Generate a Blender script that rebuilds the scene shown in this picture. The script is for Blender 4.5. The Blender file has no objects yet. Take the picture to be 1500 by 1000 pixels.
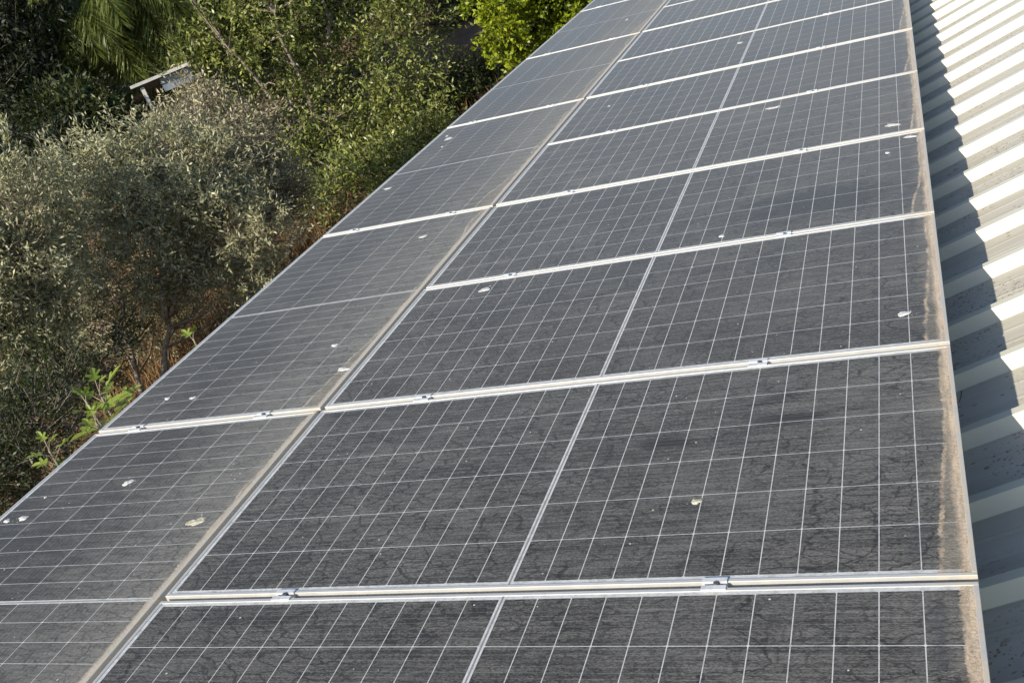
import bpy, bmesh, math, random
import numpy as np
from mathutils import Matrix, Vector

random.seed(7)
rng = np.random.default_rng(11)
R = math.radians
SC = bpy.context.scene
COL = SC.collection

# ---------------------------------------------------------------- camera, sky, sun, exposure
CAM = np.array([0.1389, -1.8307, 5.5169])
RIGHT = np.array([0.889155, 0.291336, -0.352884])
UP = np.array([0.189331, 0.467840, 0.863296])
BACK = np.array([0.416602, -0.834415, 0.360824])
F_PX = 1540.33                       # focal length in pixels of a 1500 px wide picture
cam_d = bpy.data.cameras.new('camera')
cam = bpy.data.objects.new('camera', cam_d)
COL.objects.link(cam)
cam_d.sensor_width = 36.0
cam_d.lens = 36.0 * F_PX / 1500.0
cam_d.clip_start = 0.05
cam_d.clip_end = 1500
cam.matrix_world = Matrix(((RIGHT[0], UP[0], BACK[0], CAM[0]), (RIGHT[1], UP[1], BACK[1], CAM[1]),
                           (RIGHT[2], UP[2], BACK[2], CAM[2]), (0, 0, 0, 1)))
SC.camera = cam

SUN_DIR = np.array([-0.26684, -0.84724, 0.45933])     # towards the sun
sun_el = math.asin(SUN_DIR[2])
sun_rot = math.atan2(SUN_DIR[0], SUN_DIR[1])
world = bpy.data.worlds.new('World')
SC.world = world
world.use_nodes = True
wn = world.node_tree
bg = wn.nodes['Background']
sky = wn.nodes.new('ShaderNodeTexSky')
sky.sky_type = 'NISHITA'
sky.sun_disc = False
sky.sun_elevation = sun_el
sky.sun_rotation = sun_rot
sky.air_density = 1.0
sky.dust_density = 0.6
sky.ozone_density = 2.5
wn.links.new(sky.outputs[0], bg.inputs[0])
bg.inputs[1].default_value = 0.125
sun_d = bpy.data.lights.new('sun', 'SUN')
sun_d.energy = 4.6
sun_d.angle = R(0.5)
sun_d.color = (1.0, 0.92, 0.79)
sun = bpy.data.objects.new('sun', sun_d)
COL.objects.link(sun)
sun.rotation_euler = Vector(SUN_DIR).to_track_quat('Z', 'Y').to_euler()
SC.view_settings.view_transform = 'Standard'
SC.view_settings.look = 'None'
SC.view_settings.exposure = 0.55
SC.view_settings.gamma = 1.0


# ---------------------------------------------------------------- helpers
def ground_z(x, y):
    d = np.hypot(x - CAM[0], y - CAM[1])
    return 0.17 * np.log1p(np.exp(np.clip((d - 18.0) / 1.5, -30, 30))) * 1.5


def at(px, py, d):
    """The point seen at a picture position, d metres away along the ground."""
    v = RIGHT * (px - 750) / F_PX - UP * (py - 500) / F_PX - BACK
    v = v / math.hypot(v[0], v[1])
    return CAM + v * d


def tag(o, label=None, cat=None, group=None, kind=None):
    if label: o['label'] = label
    if cat: o['category'] = cat
    if group: o['group'] = group
    if kind: o['kind'] = kind
    return o


def empty(name, loc=(0, 0, 0), rot=(0, 0, 0)):
    o = bpy.data.objects.new(name, None)
    o.empty_display_size = 0.2
    o.location = loc
    o.rotation_euler = rot
    COL.objects.link(o)
    return o


def link_mesh(name, me, mat, parent=None, smooth=False):
    if mat is not None:
        me.materials.append(mat)
    o = bpy.data.objects.new(name, me)
    COL.objects.link(o)
    if parent is not None:
        o.parent = parent
    if smooth:
        me.polygons.foreach_set('use_smooth', np.ones(len(me.polygons), dtype=bool))
    return o


class MB:
    """Collects verts and faces of one mesh."""
    def __init__(s):
        s.v = []
        s.f = []

    def box(s, a, b):
        (x0, y0, z0), (x1, y1, z1) = a, b
        n = len(s.v)
        s.v += [(x0, y0, z0), (x1, y0, z0), (x1, y1, z0), (x0, y1, z0), (x0, y0, z1), (x1, y0, z1), (x1, y1, z1), (x0, y1, z1)]
        s.f += [tuple(n + i for i in q) for q in ((0, 3, 2, 1), (4, 5, 6, 7), (0, 1, 5, 4), (1, 2, 6, 5), (2, 3, 7, 6), (3, 0, 4, 7))]
        return s

    def tube(s, pts, rad, sides=7, cap=True):
        pts = [np.asarray(p, float) for p in pts]
        n0 = len(s.v)
        m = len(pts)
        ref = np.array([0.31, 0.87, 0.37])
        for i, p in enumerate(pts):
            t = pts[min(i + 1, m - 1)] - pts[max(i - 1, 0)]
            t = t / (np.linalg.norm(t) + 1e-9)
            a = np.cross(t, ref)
            if np.linalg.norm(a) < 0.1: a = np.cross(t, (1, 0, 0))
            a /= np.linalg.norm(a)
            b = np.cross(t, a)
            for k in range(sides):
                w = 2 * math.pi * k / sides
                s.v.append(tuple(p + rad[i] * (math.cos(w) * a + math.sin(w) * b)))
        for i in range(m - 1):
            for k in range(sides):
                k2 = (k + 1) % sides
                s.f.append((n0 + i * sides + k, n0 + i * sides + k2, n0 + (i + 1) * sides + k2, n0 + (i + 1) * sides + k))
        if cap:
            s.f.append(tuple(n0 + k for k in range(sides))[::-1])
            s.f.append(tuple(n0 + (m - 1) * sides + k for k in range(sides)))
        return s

    def build(s, name, mat, parent=None, smooth=False):
        me = bpy.data.meshes.new(name)
        me.from_pydata(s.v, [], s.f)
        me.update()
        return link_mesh(name, me, mat, parent, smooth)


def bevel(o, w=0.002, seg=2):
    m = o.modifiers.new('bevel', 'BEVEL')
    m.width = w
    m.segments = seg
    m.limit_method = 'ANGLE'
    return o


# ---------------------------------------------------------------- node helper
class Nodes:
    def __init__(s, name):
        s.mat = bpy.data.materials.new(name)
        s.mat.use_nodes = True
        s.t = s.mat.node_tree
        s.b = s.t.nodes['Principled BSDF']
        s.out = s.t.nodes['Material Output']

    def _in(s, sock, v):
        if hasattr(v, 'is_output'):
            s.t.links.new(v, sock)
        elif v is not None:
            if sock.type == 'RGBA' and hasattr(v, '__len__') and len(v) == 3:
                v = (*v, 1)
            sock.default_value = v

    def node(s, typ, ins=None, **props):
        n = s.t.nodes.new(typ)
        for k, v in props.items(): setattr(n, k, v)
        for k, v in (ins or {}).items(): s._in(n.inputs[k], v)
        return n

    def m(s, op, a, b=None, c=None, clamp=False):
        n = s.t.nodes.new('ShaderNodeMath')
        n.operation = op
        n.use_clamp = clamp
        for i, v in enumerate((a, b, c)):
            if v is not None: s._in(n.inputs[i], v)
        return n.outputs[0]

    def mix(s, fac, a, b, blend='MIX'):
        n = s.t.nodes.new('ShaderNodeMix')
        n.data_type = 'RGBA'
        n.blend_type = blend
        s._in(n.inputs[0], fac)
        s._in(n.inputs[6], a)
        s._in(n.inputs[7], b)
        return n.outputs[2]

    def step(s, x, lo, hi, a=0.0, b=1.0):
        n = s.t.nodes.new('ShaderNodeMapRange')
        n.interpolation_type = 'SMOOTHSTEP'
        s._in(n.inputs[0], x)
        for i, v in enumerate((lo, hi, a, b)): s._in(n.inputs[i + 1], v)
        return n.outputs[0]

    def lin(s, x, lo, hi, a=0.0, b=1.0):
        n = s.t.nodes.new('ShaderNodeMapRange')
        s._in(n.inputs[0], x)
        for i, v in enumerate((lo, hi, a, b)): s._in(n.inputs[i + 1], v)
        return n.outputs[0]

    def noise(s, vec, scale, detail=3.0, rough=0.55, dist=0.0):
        n = s.node('ShaderNodeTexNoise', {'Vector': vec, 'Scale': scale, 'Detail': detail, 'Roughness': rough, 'Distortion': dist})
        return n.outputs[0]

    def noise_col(s, vec, scale, detail=2.0):
        n = s.node('ShaderNodeTexNoise', {'Vector': vec, 'Scale': scale, 'Detail': detail})
        return n.outputs[1]

    def vmul(s, vec, k):
        n = s.t.nodes.new('ShaderNodeVectorMath')
        n.operation = 'MULTIPLY'
        s._in(n.inputs[0], vec)
        n.inputs[1].default_value = k
        return n.outputs[0]

    def vadd(s, a, b):
        n = s.t.nodes.new('ShaderNodeVectorMath')
        n.operation = 'ADD'
        s._in(n.inputs[0], a)
        s._in(n.inputs[1], b)
        return n.outputs[0]

    def obj(s):
        return s.node('ShaderNodeTexCoord').outputs['Object']

    def set(s, **kw):
        for k, v in kw.items(): s._in(s.b.inputs[k.replace('_', ' ')], v)
        return s.mat

    def bump(s, h, strength=0.3, dist=0.01):
        n = s.node('ShaderNodeBump', {'Height': h, 'Strength': strength, 'Distance': dist})
        s.t.links.new(n.outputs[0], s.b.inputs['Normal'])


# ---------------------------------------------------------------- panel sizes (metres, panel plane: u to the right and down, v away)
TILT = R(5.0)
Z0 = 4.0
PITCH = 1.0153
GAP = 0.020
WIDE_U, WIDE_V = 2.094, PITCH - GAP
NARROW_U, NARROW_V = 1.0456, 2 * PITCH - GAP
LIP = 0.0105
FRAME_H = 0.035
CT, ST = math.cos(TILT), math.sin(TILT)


def pl(u, v, z=0.0):
    return (u * CT + z * ST, v, Z0 - u * ST + z * CT)


def visible(p, pad=0):
    d = np.asarray(p) - CAM
    z = -d @ BACK
    if z < 0.1: return False
    x = 750 + F_PX * (d @ RIGHT) / z
    y = 500 - F_PX * (d @ UP) / z
    return -pad < x < 1500 + pad and -pad < y < 1000 + pad


# ---------------------------------------------------------------- materials
# wiped dark smudges: panel index, place and size on that panel
SMUDGES = [(1, 0.60, -0.20, 0.34, 0.20), (2, 0.63, 0.17, 0.13, 0.04), (2, 0.30, 0.10, 0.09, 0.04), (3, 0.55, 0.20, 0.28, 0.09)]


def glass_material(name, ulen, vlen, nu, nv, seam_axis, narrow):
    n = Nodes(name)
    co = n.obj()
    sep = n.node('ShaderNodeSeparateXYZ', {0: co})
    x, y = sep.outputs[0], sep.outputs[1]
    rnd = n.node('ShaderNodeObjectInfo').outputs['Random']
    roff = n.m('MULTIPLY', rnd, 57.0)
    comb = n.node('ShaderNodeCombineXYZ', {0: roff, 1: n.m('MULTIPLY', rnd, 31.0), 2: roff}).outputs[0]
    p = n.vadd(co, comb)
    px = n.node('ShaderNodeSeparateXYZ', {0: p})
    SEAM = 0.0068
    mu, mv = 0.011, 0.011

    def cell_dist(c, length, margin, cnt, seam):
        half = length / 2 - LIP - margin
        if seam:
            pitch = (half - SEAM) / (cnt / 2)
            q = n.m('DIVIDE', n.m('SUBTRACT', n.m('ABSOLUTE', c), SEAM), pitch)
        else:
            pitch = 2 * half / cnt
            q = n.m('DIVIDE', n.m('ADD', c, half), pitch)
        fr = n.m('FRACT', n.m('ADD', q, 10.0))
        dist = n.m('MULTIPLY', n.m('MINIMUM', fr, n.m('SUBTRACT', 1.0, fr)), pitch)
        outside = n.m('GREATER_THAN', n.m('ABSOLUTE', c), half)
        return dist, outside, pitch, half, fr

    dx, ox, pu, hu, fx = cell_dist(x, ulen, mu, nu, seam_axis == 0)
    dy, oy, pv, hv, fy = cell_dist(y, vlen, mv, nv, seam_axis == 1)
    lw_u = 0.00115 if not narrow else 0.0011
    lw_v = 0.0011 if not narrow else 0.0009
    # slight raggedness from the dirt on the glass
    wob = n.m('MULTIPLY', n.m('SUBTRACT', n.noise(p, 260.0, 1.0), 0.5), 0.0007)
    lx = n.m('LESS_THAN', n.m('ADD', dx, wob), lw_u)
    ly = n.m('LESS_THAN', n.m('ADD', dy, wob), lw_v)
    diam = n.m('LESS_THAN', n.m('ADD', dx, dy), 0.0045)
    line = n.m('MAXIMUM', n.m('MAXIMUM', lx, ly), diam)
    sc = x if seam_axis == 0 else y
    in_seam = n.m('LESS_THAN', n.m('ABSOLUTE', sc), SEAM)
    mid_seam = n.m('LESS_THAN', n.m('ABSOLUTE', sc), 0.0026)
    border = n.m('MAXIMUM', ox, oy)
    white = n.m('MAXIMUM', n.m('MAXIMUM', line, border), in_seam)
    # fine busbars along the long side
    bc, bp = (y, pv / 9.0) if seam_axis == 0 else (x, pu / 9.0)
    bfr = n.m('FRACT', n.m('ADD', n.m('DIVIDE', bc, bp), 20.5))
    bus = n.m('LESS_THAN', n.m('MINIMUM', bfr, n.m('SUBTRACT', 1.0, bfr)), 0.035)
    tone = n.noise(p, 9.0, 2.0)
    cell = n.mix(tone, (0.010, 0.010, 0.011), (0.020, 0.0195, 0.019))
    cell = n.mix(n.m('MULTIPLY', bus, 0.16), cell, (0.5, 0.5, 0.5))
    base = n.mix(n.m('MULTIPLY', white, n.step(n.noise(p, 40.0, 3.0, 0.7), 0.25, 0.6, 0.62, 1.0)), cell, (0.56, 0.56, 0.54))
    base = n.mix(n.m('MULTIPLY', mid_seam, 0.85), base, (0.12, 0.12, 0.12))
    # ---- dust film: streaks, fine mottle, dried cracks
    ps = n.vmul(p, (1.0, 5.0, 1.0))
    streak = n.noise(ps, 7.0, 5.0, 0.62)
    fine = n.noise(n.vmul(p, (1.0, 2.6, 1.0)), 95.0, 3.0, 0.65)
    big = n.noise(p, 1.7, 2.0)
    warp = n.vadd(p, n.vmul(n.noise_col(p, 14.0, 3.0), (0.07, 0.040, 0.0)))
    warp = n.vadd(warp, n.vmul(n.noise_col(p, 60.0, 2.0), (0.030, 0.016, 0.0)))
    vor = n.node('ShaderNodeTexVoronoi', {'Vector': n.vmul(warp, (1.0, 2.7, 1.0)), 'Scale': 10.0}, feature='DISTANCE_TO_EDGE', voronoi_dimensions='2D')
    crk = n.step(vor.outputs['Distance'], 0.012, 0.080, 1.0, 0.0)
    vor2 = n.node('ShaderNodeTexVoronoi', {'Vector': n.vmul(warp, (1.0, 3.2, 1.0)), 'Scale': 24.0}, feature='DISTANCE_TO_EDGE', voronoi_dimensions='2D')
    crk2 = n.step(vor2.outputs['Distance'], 0.0, 0.11, 1.0, 0.0)
    cmask = n.step(n.noise(p, 3.0, 3.0, 0.6), 0.36, 0.58)
    cmask2 = n.step(n.noise(p, 6.0, 2.0, 0.6), 0.30, 0.60)
    crack = n.m('MULTIPLY', n.m('MAXIMUM', n.m('MULTIPLY', crk, 0.95), n.m('MULTIPLY', crk2, n.m('MULTIPLY', cmask2, 0.9))), n.m('ADD', n.m('MULTIPLY', cmask, 0.55), 0.45))
    # thin wash lines running across the slope
    wash = n.noise(n.vmul(p, (0.5, 16.0, 1.0)), 6.5, 4.0, 0.7)
    smear_n = n.noise(n.vmul(p, (1.0, 2.8, 1.0)), 2.6, 4.0, 0.6, 0.6)
    smear = n.m('MULTIPLY', n.step(smear_n, 0.57, 0.70), n.lin(n.m('FRACT', n.m('MULTIPLY', rnd, 13.7)), 0, 1, 0.35, 1.0))
    fine2 = n.noise(n.vmul(p, (1.0, 2.2, 1.0)), 210.0, 2.0, 0.7)
    cov = n.m('ADD', 0.185 if not narrow else 0.110, n.m('MULTIPLY', n.m('SUBTRACT', streak, 0.5), 0.40))
    cov = n.m('ADD', cov, n.m('MULTIPLY', n.m('SUBTRACT', fine, 0.5), 0.66 if not narrow else 0.55))
    cov = n.m('ADD', cov, n.m('MULTIPLY', n.m('SUBTRACT', fine2, 0.5), 0.80 if not narrow else 0.40))
    cov = n.m('ADD', cov, n.m('MULTIPLY', n.m('SUBTRACT', big, 0.5), 0.26))
    cov = n.m('ADD', cov, n.m('MULTIPLY', n.m('SUBTRACT', wash, 0.5), 0.46 if not narrow else 0.40))
    cov = n.m('ADD', cov, n.lin(n.m('FRACT', n.m('MULTIPLY', rnd, 5.1)), 0, 1, -0.025, 0.035))
    D = n.m('SUBTRACT', ulen / 2 - LIP, x)                     # distance from the lower edge of the glass
    Vn = n.m('ADD', y, vlen / 2)                               # distance from the near edge
    if narrow:
        cov = n.m('ADD', cov, n.step(D, 0.75, 0.0, 0.0, 0.26))
    else:
        cov = n.m('ADD', cov, n.step(D, 0.9, 0.05, 0.0, 0.03))
    vor3 = n.node('ShaderNodeTexVoronoi', {'Vector': n.vmul(n.vadd(warp, (3.3, 1.7, 0.0)), (1.0, 4.2, 1.0)), 'Scale': 5.2}, feature='DISTANCE_TO_EDGE', voronoi_dimensions='2D')
    crk3 = n.m('MULTIPLY', n.step(vor3.outputs['Distance'], 0.008, 0.045, 1.0, 0.0), n.step(n.noise(p, 2.1, 2.0), 0.40, 0.60))
    crack = n.m('MAXIMUM', crack, crk3)
    cov = n.m('MULTIPLY', cov, n.m('SUBTRACT', 1.0, n.m('MULTIPLY', crack, 0.92 if not narrow else 0.60)))
    idx = n.node('ShaderNodeObjectInfo').outputs['Object Index']
    for (which, sx, sy, ax, ay) in SMUDGES:
        q = n.m('SQRT', n.m('ADD', n.m('POWER', n.m('DIVIDE', n.m('SUBTRACT', x, sx), ax), 2.0), n.m('POWER', n.m('DIVIDE', n.m('SUBTRACT', y, sy), ay), 2.0)))
        q = n.m('ADD', q, n.m('MULTIPLY', n.m('SUBTRACT', n.noise(n.vmul(p, (1.0, 2.5, 1.0)), 11.0, 4.0, 0.7), 0.5), 2.6))
        sm = n.m('MULTIPLY', n.step(q, 0.35, 1.15, 1.0, 0.0), n.m('COMPARE', idx, float(which), 0.1))
        cov = n.m('MULTIPLY', cov, n.m('SUBTRACT', 1.0, n.m('MULTIPLY', sm, 0.85 if not narrow else 0.0)))
    cov = n.m('SUBTRACT', cov, n.m('MULTIPLY', smear, 0.12), None, True)
    cov = n.m('MAXIMUM', cov, 0.02)
    dust = n.mix(n.noise(p, 3.0, 3.0), (0.335, 0.325, 0.295), (0.36, 0.345, 0.305)) if not narrow else n.mix(n.noise(p, 3.0, 3.0), (0.36, 0.35, 0.31), (0.39, 0.375, 0.325))
    col = n.mix(cov, base, dust)
    # tiny pale spatters
    vs = n.node('ShaderNodeTexVoronoi', {'Vector': p, 'Scale': 30.0}, voronoi_dimensions='2D')
    vc = n.node('ShaderNodeSeparateColor', {0: vs.outputs['Color']})
    spk = n.m('MULTIPLY', n.m('LESS_THAN', vs.outputs['Distance'], n.m('MULTIPLY', vc.outputs[1], 0.085)), n.m('GREATER_THAN', vc.outputs[0], 0.965))
    col = n.mix(n.m('MULTIPLY', spk, 0.8), col, (0.62, 0.60, 0.54))
    # ---- silt caught along the lower edge, with a dried tide line
    e1 = n.m('MULTIPLY', n.m('SUBTRACT', n.noise(p, 13.0, 3.0, 0.6), 0.5), 0.022)
    e2 = n.m('MULTIPLY', n.m('SUBTRACT', n.noise(p, 130.0, 2.0, 0.6), 0.5), 0.016)
    D2 = n.m('ADD', D, n.m('ADD', e1, e2))
    if narrow:
        near_w = n.step(Vn, 0.75, 0.0, 0.0, 0.10)
        mid_w = n.m('MULTIPLY', n.step(n.noise(n.vmul(p, (0.0, 1.0, 1.0)), 1.7, 1.0), 0.5, 0.7), 0.03)
        bnd = n.m('ADD', n.m('ADD', 0.016, n.m('MULTIPLY', near_w, n.lin(rnd, 0, 1, 0.4, 1.0))), mid_w)
    else:
        near_w = n.step(Vn, n.lin(rnd, 0, 1, 0.35, 0.95), 0.0, 0.0, n.lin(n.m('FRACT', n.m('MULTIPLY', rnd, 7.3)), 0, 1, 0.006, 0.052))
        bnd = n.m('ADD', 0.022, near_w)
    silt_core = n.step(n.m('SUBTRACT', D2, 0.016 if not narrow else 0.010), -0.008, 0.012, 1.0, 0.0)
    tide = n.step(n.m('ABSOLUTE', n.m('SUBTRACT', D2, bnd)), 0.0012, 0.0070, 1.0, 0.0)
    puddle = n.step(n.m('SUBTRACT', D2, bnd), -0.004, 0.004, 1.0, 0.0)
    grain = n.noise(p, 220.0, 2.0, 0.7)
    lane = n.noise(n.vmul(p, (9.0, 0.9, 1.0)), 9.0, 4.0, 0.65)
    col = n.mix(n.m('MULTIPLY', n.step(D2, 0.08, 0.0), n.step(n.noise(p, 9.0, 4.0, 0.7), 0.35, 0.7, 0.0, 0.36)), col, (0.36, 0.31, 0.24))
    silt_c = n.mix(n.step(n.m('ADD', n.m('MULTIPLY', grain, 0.55), n.m('MULTIPLY', lane, 0.45)), 0.32, 0.68), (0.29, 0.215, 0.14), (0.64, 0.50, 0.345))
    if narrow:
        silt_c = n.mix(0.45, silt_c, (0.42, 0.40, 0.33))
    pud_c = n.mix(n.m('ADD', n.m('MULTIPLY', grain, 0.5), n.m('MULTIPLY', n.step(fine, 0.35, 0.65), 0.5)), (0.06, 0.055, 0.048), (0.40, 0.34, 0.25))
    col = n.mix(n.m('MULTIPLY', puddle, n.step(big, 0.3, 0.7, 0.25, 0.6)), col, pud_c)
    col = n.mix(n.m('MULTIPLY', tide, n.step(n.noise(p, 17.0, 3.0, 0.7), 0.36, 0.60, 0.15, 0.8)), col, silt_c)
    col = n.mix(n.m('MULTIPLY', silt_core, n.step(n.noise(n.vmul(p, (2.0, 0.8, 1.0)), 24.0, 3.0, 0.6), 0.25, 0.55, 0.55, 0.97)), col, silt_c)
    # washed dark strip just above the silt
    if not narrow:
        dk = n.m('MULTIPLY', n.step(n.m('ABSOLUTE', n.m('SUBTRACT', D2, n.m('ADD', bnd, 0.045))), 0.0, 0.03, 1.0, 0.0), n.step(n.noise(p, 5.0, 2.0), 0.48, 0.62))
        col = n.mix(n.m('MULTIPLY', dk, 0.40), col, (0.035, 0.038, 0.048))
    rough = n.lin(cov, 0.0, 0.6, 0.30, 0.75)
    n.bump(n.m('ADD', n.m('MULTIPLY', fine, 0.6), n.m('MULTIPLY', crack, -0.6)), 0.25, 0.002)
    return n.set(Base_Color=col, Roughness=rough, Specular_IOR_Level=0.07, Sheen_Weight=0.08, Sheen_Roughness=0.55, Sheen_Tint=(1.0, 0.97, 0.92, 1))


def frame_material(name, ulen):
    n = Nodes(name)
    co = n.obj()
    x = n.node('ShaderNodeSeparateXYZ', {0: co}).outputs[0]
    D = n.m('SUBTRACT', ulen / 2, x)
    rnd = n.node('ShaderNodeObjectInfo').outputs['Random']
    p = n.vadd(co, n.node('ShaderNodeCombineXYZ', {0: n.m('MULTIPLY', rnd, 40.0), 1: n.m('MULTIPLY', rnd, 23.0)}).outputs[0])
    grime = n.noise(p, 22.0, 5.0, 0.65)
    fine = n.noise(p, 150.0, 3.0, 0.6)
    al = n.mix(grime, (0.43, 0.425, 0.405), (0.60, 0.595, 0.56))
    low = n.step(D, 0.16, 0.0)
    dirt = n.m('MULTIPLY', n.m('ADD', n.m('MULTIPLY', low, 0.80), 0.10), n.step(n.m('ADD', n.m('MULTIPLY', grime, 0.6), n.m('MULTIPLY', fine, 0.4)), 0.34, 0.62))
    col = n.mix(dirt, al, n.mix(fine, (0.42, 0.33, 0.22), (0.62, 0.52, 0.38)))
    n.bump(fine, 0.08, 0.001)
    return n.set(Base_Color=col, Metallic=n.lin(dirt, 0, 1, 0.30, 0.0), Roughness=n.lin(grime, 0, 1, 0.38, 0.62))


def simple_material(name, c1, c2, scale=20.0, rough=0.6, metallic=0.0, bump=0.0, detail=4.0):
    n = Nodes(name)
    f = n.noise(n.obj(), scale, detail, 0.6)
    f2 = n.step(f, 0.3, 0.7)
    if bump: n.bump(f, bump, 0.02)
    return n.set(Base_Color=n.mix(f2, c1, c2), Roughness=rough, Metallic=metallic)


RIB_P, RIB_H, RIB_RUN, RIB_TOP, RIB_PHASE = 0.333, 0.042, 0.023, 0.031, 0.70 * 0.333


def roof_material():
    n = Nodes('cream_painted_steel')
    co = n.obj()
    sep = n.node('ShaderNodeSeparateXYZ', {0: co})
    y = sep.outputs[1]
    ph = n.m('FRACT', n.m('ADD', n.m('DIVIDE', n.m('SUBTRACT', y, RIB_PHASE), RIB_P), 40.0))   # 0 at foot of near slope of a rib
    w0 = (2 * RIB_RUN + RIB_TOP) / RIB_P
    pan = n.m('MULTIPLY', n.step(ph, w0 - 0.01, w0 + 0.05), n.step(ph, 1.0, 0.985))
    longn = n.noise(n.vmul(co, (0.35, 6.0, 1.0)), 3.0, 4.0, 0.6)
    blot = n.noise(co, 5.0, 4.0, 0.65)
    paint = n.mix(blot, (0.55, 0.535, 0.425), (0.61, 0.595, 0.48))
    dirt_c = n.mix(n.step(longn, 0.3, 0.7), (0.39, 0.355, 0.29), (0.50, 0.47, 0.40))
    dm = n.m('MULTIPLY', pan, n.step(n.m('ADD', n.m('MULTIPLY', longn, 0.6), n.m('MULTIPLY', blot, 0.4)), 0.30, 0.70, 0.62, 1.0))
    col = n.mix(dm, paint, dirt_c)
    # specks of blown soil lying in the pans
    v = n.node('ShaderNodeTexVoronoi', {'Vector': n.vmul(co, (0.7, 1.0, 1.0)), 'Scale': 42.0, 'Randomness': 1.0})
    sz = n.node('ShaderNodeSeparateColor', {0: v.outputs['Color']})
    keep = n.m('MULTIPLY', n.m('GREATER_THAN', sz.outputs[0], 0.45), n.step(n.noise(co, 3.5, 3.0, 0.7), 0.42, 0.56))
    speck = n.m('MULTIPLY', n.m('LESS_THAN', v.outputs['Distance'], n.m('MULTIPLY', sz.outputs[1], 0.34)), keep)
    v2 = n.node('ShaderNodeTexVoronoi', {'Vector': co, 'Scale': 110.0, 'Randomness': 1.0})
    sz2 = n.node('ShaderNodeSeparateColor', {0: v2.outputs['Color']})
    speck2 = n.m('MULTIPLY', n.m('LESS_THAN', v2.outputs['Distance'], n.m('MULTIPLY', sz2.outputs[1], 0.60)),
                 n.m('MULTIPLY', n.m('GREATER_THAN', sz2.outputs[0], 0.5), n.step(n.noise(co, 2.2, 3.0, 0.7), 0.42, 0.62)))
    sp = n.m('MULTIPLY', n.m('MAXIMUM', speck, speck2), n.m('ADD', n.m('MULTIPLY', pan, 0.97), 0.03))
    col = n.mix(n.m('MULTIPLY', sp, 0.75), col, (0.20, 0.135, 0.075))
    n.bump(n.noise(n.vmul(co, (0.4, 2.0, 1.0)), 6.0, 2.0), 0.05, 0.02)
    return n.set(Base_Color=col, Roughness=n.lin(dm, 0, 1, 0.42, 0.75), Specular_IOR_Level=0.4)


def leaf_material(name, dark, mid, light, back=None, trans=0.3, rough=0.5, hue_noise=1.2):
    """dark/mid/light are the leaf-to-leaf colour range, the dark end lowered to paint shaded gaps."""
    n = Nodes(name)
    att = n.node('ShaderNodeAttribute', attribute_name='tint').outputs['Fac']
    clump = n.noise(n.obj(), hue_noise, 2.0)
    f = n.m('ADD', n.m('MULTIPLY', att, 0.72), n.m('MULTIPLY', n.m('SUBTRACT', clump, 0.5), 0.9), None, False)
    f = n.m('ADD', f, 0.14, None, True)
    ramp = n.node('ShaderNodeValToRGB', {0: f})
    cr = ramp.color_ramp
    cr.elements[0].color = (*dark, 1)  # low dark end also paints the black shaded gaps of the crowns
    cr.elements[1].color = (*light, 1)
    e = cr.elements.new(0.5)
    e.color = (*mid, 1)
    col = ramp.outputs[0]
    if back is not None:
        bf = n.node('ShaderNodeNewGeometry').outputs['Backfacing']
        col = n.mix(n.m('MULTIPLY', bf, 0.75), col, back)
    n.set(Base_Color=col, Roughness=rough, Specular_IOR_Level=0.4)
    tr = n.node('ShaderNodeBsdfTranslucent', {'Color': n.mix(0.35, col, (0.20, 0.24, 0.02))})
    mx = n.node('ShaderNodeMixShader', {0: trans, 1: n.b.outputs[0], 2: tr.outputs[0]})
    n.t.links.new(mx.outputs[0], n.out.inputs[0])
    return n.mat


def ground_material():
    n = Nodes('dry_red_soil')
    co = n.obj()
    a = n.noise(co, 0.35, 5.0, 0.6)
    b = n.noise(co, 3.0, 6.0, 0.7)
    c = n.noise(co, 24.0, 4.0, 0.7)
    soil = n.mix(b, (0.085, 0.046, 0.025), (0.18, 0.105, 0.058))
    straw = n.mix(c, (0.13, 0.085, 0.042), (0.24, 0.17, 0.085))
    col = n.mix(n.step(n.m('ADD', n.m('MULTIPLY', a, 0.6), n.m('MULTIPLY', c, 0.4)), 0.45, 0.65), soil, straw)
    n.bump(n.m('ADD', b, n.m('MULTIPLY', c, 0.4)), 0.6, 0.08)
    return n.set(Base_Color=col, Roughness=0.95)


M = {}
M['glass_wide'] = glass_material('dusty_cells_crosswise', WIDE_U, WIDE_V, 24, 6, 0, False)
M['glass_narrow'] = glass_material('dusty_cells_lengthwise', NARROW_U, NARROW_V, 6, 24, 1, True)
M['frame_wide'] = frame_material('anodised_frame_crosswise', WIDE_U)
M['frame_narrow'] = frame_material('anodised_frame_lengthwise', NARROW_U)
M['alu'] = simple_material('mill_aluminium', (0.62, 0.61, 0.58), (0.80, 0.79, 0.76), 60, 0.42, 0.35)
M['bolt'] = simple_material('dull_bolt_steel', (0.10, 0.095, 0.09), (0.22, 0.21, 0.20), 200, 0.5, 0.6)
M['galv'] = simple_material('galvanised_steel', (0.36, 0.37, 0.38), (0.50, 0.51, 0.52), 18, 0.5, 0.5)
M['dropping'] = simple_material('dried_dropping', (0.42, 0.40, 0.34), (0.78, 0.77, 0.72), 60, 0.85, 0, 0.3)
M['dropping_brown'] = simple_material('brownish_dropping', (0.30, 0.24, 0.13), (0.70, 0.66, 0.52), 55, 0.85, 0, 0.3)
M['roof'] = roof_material()
M['wall'] = simple_material('rendered_wall', (0.55, 0.52, 0.46), (0.66, 0.63, 0.57), 4, 0.9, 0, 0.1)
M['cable'] = simple_material('black_cable', (0.015, 0.015, 0.015), (0.03, 0.03, 0.03), 50, 0.5)
M['bark'] = simple_material('grey_brown_bark', (0.10, 0.078, 0.058), (0.30, 0.25, 0.20), 16, 0.9, 0, 0.6)
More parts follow.
